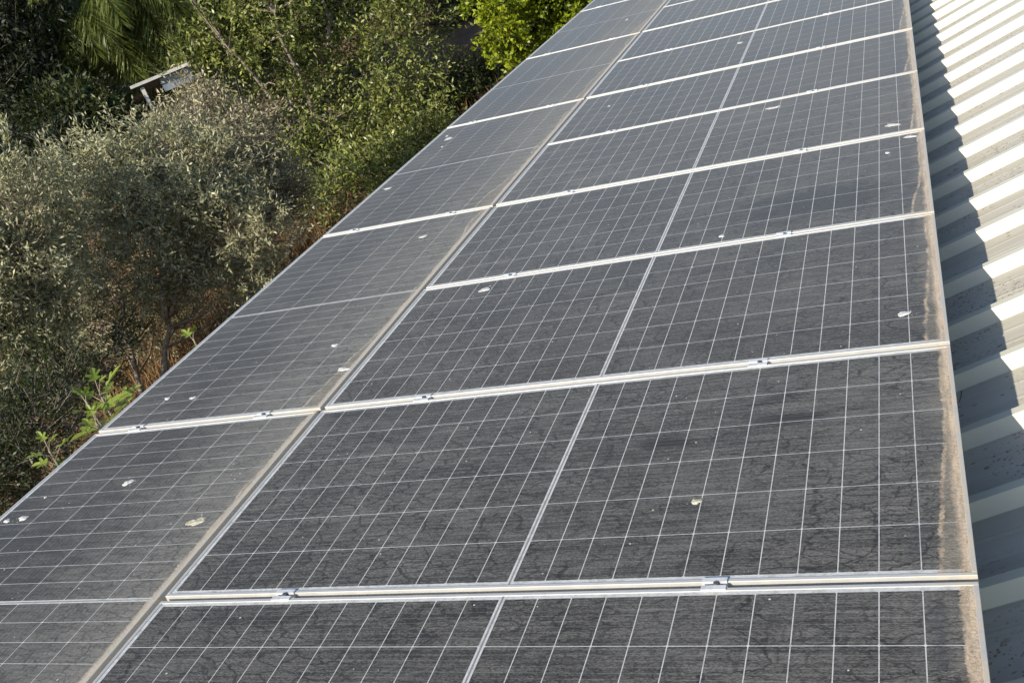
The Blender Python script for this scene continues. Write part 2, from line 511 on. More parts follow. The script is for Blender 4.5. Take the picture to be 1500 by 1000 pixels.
M['bark_pale'] = simple_material('pale_grey_bark', (0.11, 0.085, 0.06), (0.30, 0.25, 0.19), 14, 0.9, 0, 0.6)
M['twig'] = simple_material('thin_twigs', (0.13, 0.10, 0.075), (0.26, 0.22, 0.17), 6, 0.9)
M['palm_trunk'] = simple_material('palm_trunk_fibre', (0.06, 0.038, 0.022), (0.20, 0.13, 0.08), 9, 0.95, 0, 0.8)
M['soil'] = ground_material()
M['straw'] = leaf_material('dry_straw', (0.10, 0.052, 0.024), (0.20, 0.115, 0.052), (0.34, 0.21, 0.10), None, 0.2, 0.8)
M['olive'] = leaf_material('olive_leaves', (0.075, 0.075, 0.032), (0.30, 0.29, 0.14), (0.62, 0.60, 0.36), (0.44, 0.43, 0.29), 0.24, 0.5, 0.7)
M['olive_grey'] = leaf_material('greyish_olive_leaves', (0.09, 0.074, 0.040), (0.28, 0.245, 0.135), (0.52, 0.46, 0.28), (0.40, 0.35, 0.24), 0.18, 0.55, 0.7)
M['broad'] = leaf_material('mid_green_leaves', (0.020, 0.031, 0.005), (0.135, 0.170, 0.030), (0.48, 0.49, 0.14), (0.24, 0.26, 0.09), 0.24, 0.4, 0.6)
M['citrus'] = leaf_material('yellow_green_leaves', (0.045, 0.07, 0.003), (0.20, 0.255, 0.010), (0.42, 0.45, 0.035), None, 0.28, 0.4, 0.7)
M['dark'] = leaf_material('shade_dark_green_leaves', (0.014, 0.022, 0.007), (0.036, 0.052, 0.014), (0.08, 0.10, 0.03), None, 0.2, 0.5, 0.6)  # own dark green, with the shade of shadowed foliage painted in
M['needles'] = leaf_material('shade_black_needles', (0.006, 0.010, 0.004), (0.014, 0.021, 0.008), (0.034, 0.044, 0.016), None, 0.15, 0.6, 0.6)  # near-black tone paints the deep shade inside these crowns
M['palm'] = leaf_material('palm_fronds', (0.024, 0.036, 0.004), (0.085, 0.11, 0.016), (0.20, 0.225, 0.042), None, 0.22, 0.42, 0.6)
M['fig'] = leaf_material('fig_leaves', (0.08, 0.13, 0.014), (0.27, 0.34, 0.06), (0.52, 0.56, 0.20), None, 0.38, 0.42, 2.0)
M['shed_sheet'] = simple_material('shade_blue_grey_sheet', (0.13, 0.155, 0.19), (0.24, 0.27, 0.32), 3, 0.5)  # blue-grey tone paints in the shade below the shed roof edge
M['shed_trim'] = simple_material('white_trim', (0.40, 0.39, 0.35), (0.56, 0.54, 0.49), 5, 0.6)

# ---------------------------------------------------------------- ground
def make_ground():
    rs = [0, 3, 6, 9, 12, 14, 16, 17, 18, 19, 20, 22, 24, 26, 29, 33, 38, 45, 60, 90, 150, 300, 600]
    ns = 72
    v, f = [(CAM[0], CAM[1], 0.0)], []
    for r in rs[1:]:
        for k in range(ns):
            a = 2 * math.pi * k / ns
            x, y = CAM[0] + r * math.cos(a), CAM[1] + r * math.sin(a)
            z = float(ground_z(x, y)) if r <= 60 else float(ground_z(CAM[0] + 60, CAM[1])) - (r - 60) * 0.012
            v.append((x, y, z + (0.06 * math.sin(x * 1.7) * math.cos(y * 1.3) if r > 5 else 0)))
    for k in range(ns):
        f.append((0, 1 + k, 1 + (k + 1) % ns))
    for i in range(len(rs) - 2):
        for k in range(ns):
            a, b = 1 + i * ns + k, 1 + i * ns + (k + 1) % ns
            f.append((a, a + ns, b + ns, b))
    m = MB()
    m.v, m.f = v, f
    o = m.build('ground', M['soil'], None, True)
    tag(o, kind='structure')


make_ground()

# ---------------------------------------------------------------- the building whose roof carries the panels
RS = R(20.2 - 5.0)
CR, SR = math.cos(RS), math.sin(RS)
ROOF_X0, ROOF_Z0 = -0.0253, Z0 - 0.29 * CT          # under the lower edge of the panels
EAVE_S, RIDGE_S = -3.75, 6.6
Y_NEAR, Y_FAR = -7.0, 15.6


def roof_profile():
    pts = []
    k = math.floor((Y_NEAR - RIB_PHASE) / RIB_P) + 1
    pts.append((Y_NEAR, 0))
    while True:
        y = RIB_PHASE + k * RIB_P
        if y + RIB_P > Y_FAR: break
        pts += [(y, 0), (y + RIB_RUN, RIB_H), (y + RIB_RUN + RIB_TOP, RIB_H), (y + 2 * RIB_RUN + RIB_TOP, 0)]
        # two shallow stiffening beads in the pan
        pan0, pan1 = y + 2 * RIB_RUN + RIB_TOP, y + RIB_P
        for q in (0.36, 0.68):
            c = pan0 + (pan1 - pan0) * q
            pts += [(c - 0.010, 0), (c, 0.0016), (c + 0.010, 0)]
        k += 1
    pts.append((Y_FAR, 0))
    return pts


bld = empty('farm_building', (0, 0, 0))
tag(bld, 'low farm building with cream corrugated steel roof under the solar panels', 'building')
prof = roof_profile()


def roof_sheet(s0, s1, mirror):
    m = MB()
    th = 0.04
    segs = 6
    def P(s, y, z):
        x = s * CR - z * SR
        zz = s * SR + z * CR
        if mirror: x = 2 * RIDGE_S * CR - x
        return (ROOF_X0 + x, y, ROOF_Z0 + zz)
    for i in range(segs + 1):
        s = s0 + (s1 - s0) * i / segs
        for (y, z) in prof: m.v.append(P(s, y, z))
    n = len(prof)
    for i in range(segs):
        for j in range(n - 1):
            q = (i * n + j, (i + 1) * n + j, (i + 1) * n + j + 1, i * n + j + 1)
            m.f.append(q if not mirror else q[::-1])
    b = len(m.v)
    for s in (s0, s1):
        for y in (Y_NEAR, Y_FAR): m.v.append(P(s, y, -th))
    m.f.append((b, b + 1, b + 3, b + 2))
    return m


rm = roof_sheet(EAVE_S, RIDGE_S, False)
r2 = roof_sheet(EAVE_S, RIDGE_S - 0.01, True)
off = len(rm.v)
rm.v += r2.v
rm.f += [tuple(i + off for i in q) for q in r2.f]
rm.build('roof', M['roof'], bld)
# ridge flashing, walls
ridge_x, ridge_z = ROOF_X0 + RIDGE_S * CR, ROOF_Z0 + RIDGE_S * SR
fm = MB()
for sgn in (-1, 1):
    b = len(fm.v)
    for y in (Y_NEAR, Y_FAR):
        fm.v += [(ridge_x, y, ridge_z + 0.075), (ridge_x + sgn * 0.22, y, ridge_z + 0.048 - 0.22 * math.tan(RS))]
    fm.f.append((b, b + 1, b + 3, b + 2))
fm.build('ridge_cap', M['shed_trim'], bld)
ex = ROOF_X0 + (EAVE_S + 0.45) * CR
ez = ROOF_Z0 + (EAVE_S + 0.45) * SR - 0.07
fx = 2 * ridge_x - ex
wm = MB()
wm.v = [(x, y, z) for y in (Y_NEAR + 0.3, Y_FAR - 0.3) for (x, z) in ((ex, -0.3), (fx, -0.3), (fx, ez), (ridge_x, ridge_z - 0.08), (ex, ez))]
wm.f = [(0, 1, 2, 3, 4), (9, 8, 7, 6, 5), (0, 4, 9, 5), (1, 6, 7, 2)]
wm.build('wall', M['wall'], bld)

# ---------------------------------------------------------------- solar panels
def frame_mesh(ulen, vlen):
    m = MB()
    a, b = ulen / 2, vlen / 2
    w = LIP
    # long rails along u full length, short rails between them; box section with an outer wall
    m.box((-a, -b, -FRAME_H), (a, -b + w, 0))
    m.box((-a, b - w, -FRAME_H), (a, b, 0))
    m.box((-a, -b + w, -FRAME_H), (-a + w, b - w, 0))
    m.box((a - w, -b + w, -FRAME_H), (a, b - w, 0))
    # inner flanges at the bottom
    m.box((-a + w, -b + w, -FRAME_H), (a - w, -b + w + 0.022, -FRAME_H + 0.002))
    m.box((-a + w, b - w - 0.022, -FRAME_H), (a - w, b - w, -FRAME_H + 0.002))
    me = bpy.data.meshes.new('frame')
    me.from_pydata(m.v, [], m.f)
    bm = bmesh.new()
    bm.from_mesh(me)
    bmesh.ops.bevel(bm, geom=[e for e in bm.edges if abs(e.verts[0].co.z) < 1e-6 and abs(e.verts[1].co.z) < 1e-6], offset=0.0012, segments=2, affect='EDGES', profile=0.5)
    bm.to_mesh(me)
    bm.free()
    return me


def glass_mesh(ulen, vlen):
    m = MB()
    m.box((-ulen / 2 + LIP, -vlen / 2 + LIP, -0.0065), (ulen / 2 - LIP, vlen / 2 - LIP, -0.0018))
    me = bpy.data.meshes.new('cell_sheet')
    me.from_pydata(m.v, [], m.f)
    return me


def panel_proto(ulen, vlen, gm, fm_, name):
    fme, gme = frame_mesh(ulen, vlen), glass_mesh(ulen, vlen)
    root = empty(name)
    link_mesh('frame', fme, fm_, root)
    link_mesh('cell_sheet', gme, gm, root)
    return root


def copy_tree(o, parent=None):
    c = o.copy()
    COL.objects.link(c)
    if parent is not None: c.parent = parent
    for ch in [k for k in COL.objects if k.parent == o]: copy_tree(ch, c)
    return c


ORD = ['nearest', 'second nearest', 'third nearest', 'fourth nearest', 'fifth nearest', 'sixth nearest', 'seventh nearest', 'eighth nearest', 'ninth nearest', 'tenth nearest', 'farthest']
wide_notes = ['cut off along its lower side', 'with one tan dropping among cracked grey dust', 'with white droppings at both ends', 'with a dark smear near its dusty right end',
              'with white droppings by its lower right corner', 'with small specks', 'with one tiny dropping beside its centre seam', 'behind the one with a tiny dropping', 'pale with dust, close to the far trees', 'pale and mostly out of sight at the top', 'barely seen at the top edge']
proto_w = panel_proto(WIDE_U, WIDE_V, M['glass_wide'], M['frame_wide'], 'solar_panel')
proto_n = panel_proto(NARROW_U, NARROW_V, M['glass_narrow'], M['frame_narrow'], 'solar_panel')
wide, narrow = {}, {}
jit = [0.0, 0.0, 0.0012, -0.0010, 0.0008, -0.0015, 0.001, -0.0008, 0.0012, 0, 0]
for i in range(11):
    k = i - 1
    o = proto_w if i == 0 else copy_tree(proto_w)
    o.location = pl(-WIDE_U / 2, (k + 0.5) * PITCH, jit[i])
    o.rotation_euler = (jit[i] * 0.5, TILT, 0)
    wide[k] = o
    for ch in COL.objects:
        if ch.parent == o and ch.name.startswith('cell_sheet'): ch.pass_index = {2: 1, 0: 2, 5: 3}.get(k, 0)
    tag(o, f'{ORD[i]} dusty black panel of the wide right row, {wide_notes[i]}', 'solar panel', 'solar panels of the wide right row')
    o['label'] = ' '.join(o['label'].split()[:16])
narrow_notes = ['with a brownish dropping', 'with small droppings', 'with a white splash', 'greyed by dust', 'pale grey against the round tree', 'at the top edge']
NORD = ['nearest', 'second nearest', 'third nearest', 'fourth nearest', 'fifth nearest', 'farthest']
UN = -WIDE_U - GAP - NARROW_U / 2
for i in range(6):
    k = 2 * i - 1
    o = proto_n if i == 0 else copy_tree(proto_n)
    o.location = pl(UN, (k + 1) * PITCH, 0)
    o.rotation_euler = (0, TILT, 0)
    narrow[k] = o
    tag(o, f'{NORD[i]} dust-greyed panel of the narrow left row, {narrow_notes[i]}', 'solar panel', 'solar panels of the narrow left row')

# droppings stuck on the glass: (u, v, half length, half width, brownish)
DROPS = [(-2.701, .624, .020, .019, 0), (-2.226, .363, .032, .023, 1), (-3.102, .436, .015, .012, 0), (-3.034, .446, .023, .014, 0),
         (-1.766, 1.917, .022, .025, 0), (-2.163, 1.323, .031, .016, 0), (-2.322, 1.557, .020, .012, 0), (-2.397, 2.747, .021, .020, 0),
         (-3.016, 4.742, .033, .034, 0), (-3.061, 4.831, .010, .018, 0), (-3.063, 3.774, .024, .022, 0), (-2.971, 1.248, .016, .011, 0),
         (-2.827, 1.227, .015, .011, 0), (-.119, 1.236, .021, .016, 0), (-.628, .322, .016, .011, 1), (-.133, 3.188, .034, .022, 0),
         (-.061, 2.975, .028, .018, 0), (-.157, 2.805, .011, .012, 0), (-.791, 2.121, .014, .014, 0), (-.736, 3.889, .036, .022, 0),
         (-1.12, 5.769, .023, .028, 0), (-1.849, 4.718, .009, .020, 0), (-2.399, 7.922, .016, .036, 0), (-2.99, 4.55, .008, .012, 0), (-3.04, .57, .006, .005, 0)]
for (u, v, a, b, brown) in DROPS:
    if u > -2.1:
        k = math.floor(v / PITCH)
        par, cu, cv = wide[k], -WIDE_U / 2, (k + 0.5) * PITCH
    else:
        k = 2 * math.floor((v / PITCH - 1) / 2) + 1
        par, cu, cv = narrow[k], UN, (k + 1) * PITCH
    rr = random.Random(int(u * 1000))
    m = MB()
    ns = 22
    m.v.append((0, 0, 0.0006))
    ph = [rr.uniform(0, 6.28) for _ in range(4)]
    for (fr, z) in ((0.55, 0.0004), (0.85, -0.0004), (1.0, -0.0017)):
        for s in range(ns):
            w = 2 * math.pi * s / ns
            r = 0.96 + 0.16 * math.sin(2 * w + ph[0]) + 0.13 * math.sin(3 * w + ph[1]) + 0.09 * math.sin(5 * w + ph[2]) + 0.06 * math.sin(8 * w + ph[3])
            m.v.append((a * fr * r * math.cos(w), b * fr * r * math.sin(w), z + 0.0004 * rr.random()))
    for s in range(ns):
        m.f.append((0, 1 + s, 1 + (s + 1) % ns))
    for q in range(2):
        for s in range(ns):
            c0, c1 = 1 + q * ns + s, 1 + q * ns + (s + 1) % ns
            m.f.append((c0, c0 + ns, c1 + ns, c1))
    # a few spatters around it, in the same dried mass
    for _ in range(3):
        w = rr.uniform(0, 6.28)
        d = rr.uniform(1.3, 2.2)
        cx, cy, sr = a * d * math.cos(w), b * d * math.sin(w), rr.uniform(0.08, 0.16) * min(a, b)
        base = len(m.v)
        m.v.append((cx, cy, -0.0008))
        for s in range(8): m.v.append((cx + sr * math.cos(s * .785), cy + sr * math.sin(s * .785), -0.0017))
        for s in range(8): m.f.append((base, base + 1 + s, base + 1 + (s + 1) % 8))
    o = m.build('bird_dropping', M['dropping_brown' if brown else 'dropping'], par, True)
    o.location = (u - cu, v - cv, 0.0)
    if brown: o['label'] = 'tan and white bird dropping'

# ---------------------------------------------------------------- clamps in the joints
def clamp_proto():
    root = empty('panel_clamp')
    m = MB()
    L = 0.028
    m.box((-L, 0.0095, 0.0006), (L, 0.0200, 0.0040))
    m.box((-L, -0.0200, 0.0006), (L, -0.0095, 0.0040))
    m.box((-L, 0.0062, -0.012), (L, 0.0095, 0.0040))
    m.box((-L, -0.0095, -0.012), (L, -0.0062, 0.0040))
    m.box((-L, -0.0062, -0.012), (L, 0.0062, -0.009))
    me = bpy.data.meshes.new('clamp_body')
    me.from_pydata(m.v, [], m.f)
    link_mesh('clamp_body', me, M['alu'], root)
    b = MB()
    b.tube([(0.004, 0, -0.009), (0.004, 0, 0.0065)], [0.0058, 0.0058], 6)
    b.tube([(0.004, 0, -0.0088), (0.004, 0, -0.0060)], [0.0061, 0.0061], 12)
    b.build('bolt', M['bolt'], root)
    return root


cp = clamp_proto()
first = True
JN = ['nearest', 'second', 'third', 'fourth', 'fifth', 'sixth', 'seventh', 'eighth', 'ninth', 'tenth']
for k in range(0, 10):
    for (u, side) in ((-1.69, 'left'), (-0.54, 'right')):
        p = pl(u, k * PITCH, 0)
        if not visible(p): continue
        o = cp if first else copy_tree(cp)
        first = False
        o.location = p
        o.rotation_euler = (0, TILT, 0)
        nth = 'nearest' if k == 0 else JN[k] + ' nearest'
        tag(o, f'{side} metal clamp with bolt in the {nth} cross joint of the wide row', 'clamp', 'clamps holding the wide row')
for q, k in enumerate((1, 3, 5, 7, 9)):
    for (u, side) in ((-2.955, 'left'), (-2.36, 'right')):
        p = pl(u, k * PITCH, 0)
        if not visible(p): continue
        o = copy_tree(cp)
        o.location = p
        o.rotation_euler = (0, TILT, 0)
        nth = 'nearest' if q == 0 else JN[q] + ' nearest'
        tag(o, f'{side} metal clamp with bolt in the {nth} cross joint of the narrow row', 'clamp', 'clamps holding the narrow row')

# ---------------------------------------------------------------- rack that carries the panels
rack = empty('mounting_rack', pl(0, 0, 0), (0, TILT, 0))
tag(rack, 'aluminium rack of rails and steel legs beneath the solar panels on the roof', 'mounting rack')
for u in (-0.54, -1.69, -2.36, -2.955):
    m = MB()
    m.box((u - 0.02, -1.05, -0.078), (u + 0.02, 11.15, -0.0365))
    m.build('rail', M['alu'], rack)
tan_r = math.tan(R(20.2))
for v in np.arange(-0.6, 11.0, 2.03):
    m = MB()
    m.box((-3.10, v - 0.025, -0.130), (-0.25, v + 0.025, -0.0795))
    m.build('beam', M['galv'], rack)
    for u in (-3.0, -1.5, -0.32):
        zb = -0.29 + u * tan_r
        m = MB()
        m.box((u - 0.02, v - 0.02, zb - 0.02 if zb < -0.2 else -0.3), (u + 0.02, v + 0.02, -0.1305))
        m.build('leg', M['galv'], rack)

m = MB()
cpts = [pl(-0.05, 0.765, -0.045), pl(-0.004, 0.762, -0.050), pl(0.006, 0.775, -0.050), pl(0.012, 0.792, -0.044), pl(0.014, 0.806, -0.036)]
m.tube(cpts, [0.0017] * 5, 6)
cb = m.build('cable_end', M['cable'], None, True)
tag(cb, 'short black wire end curling out from under the right panel edge', 'cable')


# ---------------------------------------------------------------- plants
def leaf_mesh(P, D, L, W, N_bias=0.5, fold=0.0):
    """Rhombic leaves: points, directions, lengths, widths -> vertex and quad arrays."""
    n = len(P)
    D = D / (np.linalg.norm(D, axis=1, keepdims=True) + 1e-9)
    rv = rng.normal(size=(n, 3))
    rv[:, 2] += N_bias
    S = np.cross(D, rv)
    S /= (np.linalg.norm(S, axis=1, keepdims=True) + 1e-9)
    Nn = np.cross(S, D)
    L = np.asarray(L).reshape(-1, 1)
    W = np.asarray(W).reshape(-1, 1)
    V = np.empty((n, 4, 3))
    V[:, 0] = P
    V[:, 1] = P + D * L * 0.45 + S * W * 0.5 + Nn * L * 0.05
    V[:, 2] = P + D * L - Nn * L * 0.08
    V[:, 3] = P + D * L * 0.45 - S * W * 0.5 + Nn * L * 0.05
    return V.reshape(-1, 3)


def quads_object(name, V, mat, parent, tint):
    n = len(V) // 4
    me = bpy.data.meshes.new(name)
    me.vertices.add(4 * n)
    me.loops.add(4 * n)
    me.polygons.add(n)
    me.vertices.foreach_set('co', V.astype(np.float32).ravel())
    me.loops.foreach_set('vertex_index', np.arange(4 * n, dtype=np.int32))
    me.polygons.foreach_set('loop_start', np.arange(0, 4 * n, 4, dtype=np.int32))
    me.polygons.foreach_set('loop_total', np.full(n, 4, dtype=np.int32))
    at_ = me.attributes.new('tint', 'FLOAT', 'FACE')
    at_.data.foreach_set('value', tint.astype(np.float32))
    me.update(calc_edges=True)
    return link_mesh(name, me, mat, parent)


def unit(v):
    return v / (np.linalg.norm(v, axis=-1, keepdims=True) + 1e-9)


def make_tree(name, label, cat, base, lobes, nclump, per_clump, leaf, mats, stems, droop=0.0, group=None, twig_len=0.45, spread=0.16, shell=0.5, trunk_r=0.12, up=0.25, bias=0.5):
    """lobes: (centre, radii). Clumps of leafy twigs fill the lobes; branches run from the stems to the clumps."""
    base = np.asarray(base, float)
    root = empty(name, tuple(base))
    tag(root, label, cat, group)
    vol = np.array([r[0] * r[1] * r[2] for c, r in lobes]) ** 0.75
    which = rng.choice(len(lobes), nclump, p=vol / vol.sum())
    C0 = np.array([lobes[i][0] for i in which])
    RR = np.array([lobes[i][1] for i in which])
    dirs = unit(rng.normal(size=(nclump, 3)))
    lump = 1 + 0.30 * np.sin(dirs[:, 0] * 5 + which) * np.cos(dirs[:, 1] * 6 + 2 * which) + rng.normal(scale=0.10, size=nclump)
    rad = rng.random(nclump) ** shell * lump
    CL = C0 + dirs * RR * rad[:, None]
    gz = ground_z(CL[:, 0], CL[:, 1])
    CL[:, 2] = np.maximum(CL[:, 2], gz + 0.25)
    outw = unit(dirs * np.array([1, 1, 0.8]) + 0.001)
    ntw = 6
    TP = np.repeat(CL, ntw, 0) + rng.normal(scale=spread * 0.5, size=(nclump * ntw, 3))
    TD = unit(np.repeat(outw, ntw, 0) * 0.55 + rng.normal(scale=0.62, size=(nclump * ntw, 3)) + np.array([0, 0, up - droop]))
    TL = twig_len * rng.uniform(0.6, 1.25, nclump * ntw)
    TL = TL * np.repeat(rng.uniform(0.6, 1.35, nclump), ntw)
    pl_ = max(2, per_clump // ntw)
    t = np.tile(np.linspace(0.08, 1.0, pl_), nclump * ntw)
    TPr, TDr, TLr = np.repeat(TP, pl_, 0), np.repeat(TD, pl_, 0), np.repeat(TL, pl_)
    P = TPr + TDr * (TLr * t)[:, None] + np.array([0, 0, -1.0]) * (droop * 0.5 * TLr * t ** 2)[:, None]
    P = P + rng.normal(scale=spread * 0.25, size=P.shape)
    D = unit(TDr * 0.8 + rng.normal(scale=0.6, size=P.shape) + np.array([0, 0, -droop]))
    n = len(P)
    L = leaf[0] * rng.uniform(0.65, 1.25, n)
    W = leaf[1] * rng.uniform(0.7, 1.25, n)
    V = leaf_mesh(P, D, L, W, bias)
    ct = np.repeat(rng.normal(scale=0.20, size=nclump), ntw * pl_)
    tint = np.clip(rng.beta(1.5, 1.8, n) + ct, 0, 1)
    quads_object('crown', V - np.tile(base, (4 * n, 1)), mats[0], root, tint)
    # wood
    m = MB()
    cen = np.mean([c for c, r in lobes], 0)
    stem_pts = []
    for (b0, tip, r0) in stems:
        b0, tip = np.asarray(b0, float), np.asarray(tip, float)
        k = 7
        pts = [b0 + (tip - b0) * (i / (k - 1)) for i in range(k)]
        for i in range(1, k):
            pts[i] = pts[i] + rng.normal(scale=0.05 * np.linalg.norm(tip - b0) / 4, size=3) + np.array([0, 0, 0.10 * math.sin(math.pi * i / (k - 1))])
        m.tube([p - base for p in pts], [r0 * (1 - 0.82 * i / (k - 1)) + 0.006 for i in range(k)], 8)
        for i in range(2, k): stem_pts.append((pts[i], r0 * (1 - 0.82 * i / (k - 1)) + 0.006))
    SP = np.array([p for p, r in stem_pts])
    for ci in range(0, nclump, max(1, nclump // 220)):
        c = CL[ci]
        d = np.linalg.norm(SP - c, axis=1) + 0.7 * np.maximum(0, SP[:, 2] - c[2])
        j = int(np.argmin(d))
        a, r = stem_pts[j]
        mid = (a + c) / 2 + rng.normal(scale=0.08, size=3) + np.array([0, 0, -0.06])
        m.tube([a - base, mid - base, c - base], [min(r * 0.55, 0.035), min(r * 0.4, 0.02), 0.006], 5, False)
    for j in range(0, len(TP), 2 if nclump * ntw < 3000 else 4):
        a, d_, l_ = TP[j], TD[j], TL[j]
        m.tube([a - base, a + d_ * l_ * 0.95 - np.array([0, 0, droop * 0.5 * l_]) - base], [0.005, 0.0025], 3, False)
    m.build('trunk', mats[1], root, True)
    return root


def lobe(px, py, rx, ry, d, deep=1.0):
    s = d / F_PX * 1.06
    return (at(px, py, d), np.array([rx * s, rx * s * deep, ry * s]))


def base_at(px, py, d):
    p = at(px, py, d)
    p[2] = ground_z(p[0], p[1]) - 0.05
    return p


# olive with its bare forked trunk showing
dA = 17.4
bA = base_at(205, 575, dA)
make_tree('olive_tree', 'grey-green olive tree with bare forked trunk showing above the panel edge', 'olive tree', bA,
          [lobe(150, 265, 72, 58, dA + .4), lobe(265, 275, 95, 85, dA), lobe(190, 355, 105, 85, dA), lobe(335, 355, 90, 80, dA - .3), lobe(130, 440, 65, 70, dA + 1.2), lobe(300, 430, 60, 45, dA + 1.0), lobe(200, 470, 60, 45, dA + 1.6)],
          760, 72, (0.090, 0.027), (M['olive'], M['bark_pale']),
          [(bA, at(250, 460, dA), 0.085), (at(250, 462, dA), at(290, 380, dA - .2), 0.05), (bA + np.array([-0.12, 0, 0]), at(165, 400, dA + .3), 0.05), (at(243, 470, dA), at(235, 300, dA), 0.055)],
          group='olive trees beside the building', twig_len=0.40, shell=0.34, spread=0.09, up=0.45)
dB = 15.8
bB = base_at(-30, 640, dB)
make_tree('olive_tree', 'silvery olive tree at the left edge, nearer than the forked one', 'olive tree', bB,
          [lobe(10, 300, 75, 65, dB), lobe(0, 390, 90, 80, dB), lobe(50, 470, 65, 70, dB), lobe(10, 560, 90, 75, dB), lobe(-70, 430, 90, 130, dB)],
          620, 72, (0.088, 0.027), (M['olive'], M['bark_pale']),
          [(bB, at(0, 430, dB), 0.09), (bB, at(60, 480, dB), 0.06), (bB, at(-70, 420, dB), 0.08)], group='olive trees beside the building', twig_len=0.40, shell=0.34, spread=0.09, up=0.45)
dC = 13.2
bC = base_at(60, 770, dC)
make_tree('olive_tree', 'low dark olive bush between the fig shoots and the left edge', 'olive tree', bC,
          [lobe(20, 640, 80, 60, dC), lobe(95, 560, 60, 50, dC + 1.5), lobe(-40, 700, 80, 60, dC), lobe(150, 520, 40, 35, dC + 3)],
          230, 54, (0.08, 0.026), (M['dark'], M['bark']), [(bC, at(30, 640, dC), 0.06), (bC, at(90, 590, dC + 1), 0.05)], group='olive trees beside the building', twig_len=0.45, shell=0.45)  # dark leaves here stand in for shadow lying on the olive
dD = 19.8
bD = base_at(350, 400, dD)
make_tree('olive_tree', 'brownish grey thin-leaved olive between the forked olive and the tall tree', 'olive tree', bD,
          [lobe(325, 225, 75, 65, dD), lobe(262, 208, 40, 32, dD), lobe(385, 275, 50, 55, dD), lobe(290, 150, 26, 24, dD + 1), lobe(420, 300, 30, 30, dD + .5)],
          430, 54, (0.085, 0.027), (M['olive_grey'], M['twig']), [(bD, at(320, 220, dD), 0.06), (bD, at(260, 190, dD), 0.05), (bD, at(400, 250, dD), 0.05)],
          group='olive trees beside the building', twig_len=0.5, shell=0.5)

# the tall leafy tree in the middle
dT = 26.6
bT = base_at(520, 330, dT)
make_tree('leafy_tree', 'tall mid-green leafy tree with several slanting stems behind the panels', 'tree', bT,
          [lobe(360, 30, 100, 80, dT), lobe(320, 135, 55, 60, dT - .5), lobe(570, 70, 75, 95, dT - .4), lobe(440, 180, 90, 75, dT - .6), lobe(585, 190, 65, 75, dT - 1), lobe(410, -70, 140, 95, dT + 1), lobe(590, -60, 75, 80, dT + .5), lobe(430, 265, 65, 50, dT - 1), lobe(510, 270, 60, 45, dT - 1.2), lobe(485, 300, 50, 34, dT - 3.5), lobe(455, 318, 36, 30, dT - 4.5), lobe(545, 255, 50, 30, dT - 3.0), lobe(600, 225, 40, 28, dT - 2.5), lobe(560, 262, 50, 36, dT - 1.6), lobe(630, 205, 45, 40, dT - 1.6), lobe(300, 95, 30, 30, 25.6), lobe(470, 90, 70, 60, dT + .3)],
          1150, 60, (0.125, 0.050), (M['broad'], M['bark']),
          [(bT, at(330, 70, dT - 1.6), 0.085), (bT + np.array([.15, 0, 0]), at(400, 20, dT - 1.6), 0.09), (bT + np.array([-.2, .1, 0]), at(360, 170, dT - 1.7), 0.06), (bT, at(560, 40, dT), 0.09), (bT, at(480, -60, dT), 0.1), (bT + np.array([.1, .1, 0]), at(600, 130, dT), 0.06), (bT, at(300, 120, dT - 1.6), 0.05)],
          twig_len=0.6, shell=0.36, spread=0.14)
# shade shrub below it by the panel edge
dS = 27.0
bS = base_at(690, 170, dS)
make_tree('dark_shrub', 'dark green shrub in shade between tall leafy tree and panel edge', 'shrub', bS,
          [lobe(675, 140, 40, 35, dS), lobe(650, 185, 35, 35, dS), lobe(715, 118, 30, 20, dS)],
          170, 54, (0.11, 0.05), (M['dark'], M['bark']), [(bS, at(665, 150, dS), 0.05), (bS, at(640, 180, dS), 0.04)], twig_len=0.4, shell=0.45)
# round yellow-green tree
dR = 24.0
bR = base_at(790, 120, dR)
make_tree('round_tree', 'round bright yellow-green tree beyond the upper end of the panels', 'tree', bR,
          [lobe(738, 22, 46, 60, dR - .8), lobe(820, 10, 62, 60, dR), lobe(790, 70, 48, 40, dR), lobe(880, -30, 70, 60, dR + .6), lobe(775, -35, 70, 50, dR)],
          560, 66, (0.110, 0.062), (M['citrus'], M['bark']), [(bR, at(790, 10, dR), 0.10), (bR, at(740, 20, dR), 0.07), (bR, at(860, -20, dR), 0.08)],
          twig_len=0.26, shell=0.34, bias=0.3, spread=0.10)
dK = 35.0
bK = base_at(655, 60, dK)
make_tree('dark_tree', 'dark shaded tree between the tall leafy tree and the round tree', 'tree', bK,
          [lobe(655, 10, 45, 50, dK), lobe(690, -40, 50, 50, dK), lobe(640, -60, 60, 60, dK)],
          300, 54, (0.14, 0.07), (M['dark'], M['bark']), [(bK, at(660, 0, dK), 0.12), (bK, at(690, -40, dK), 0.08)], twig_len=0.6, shell=0.4)
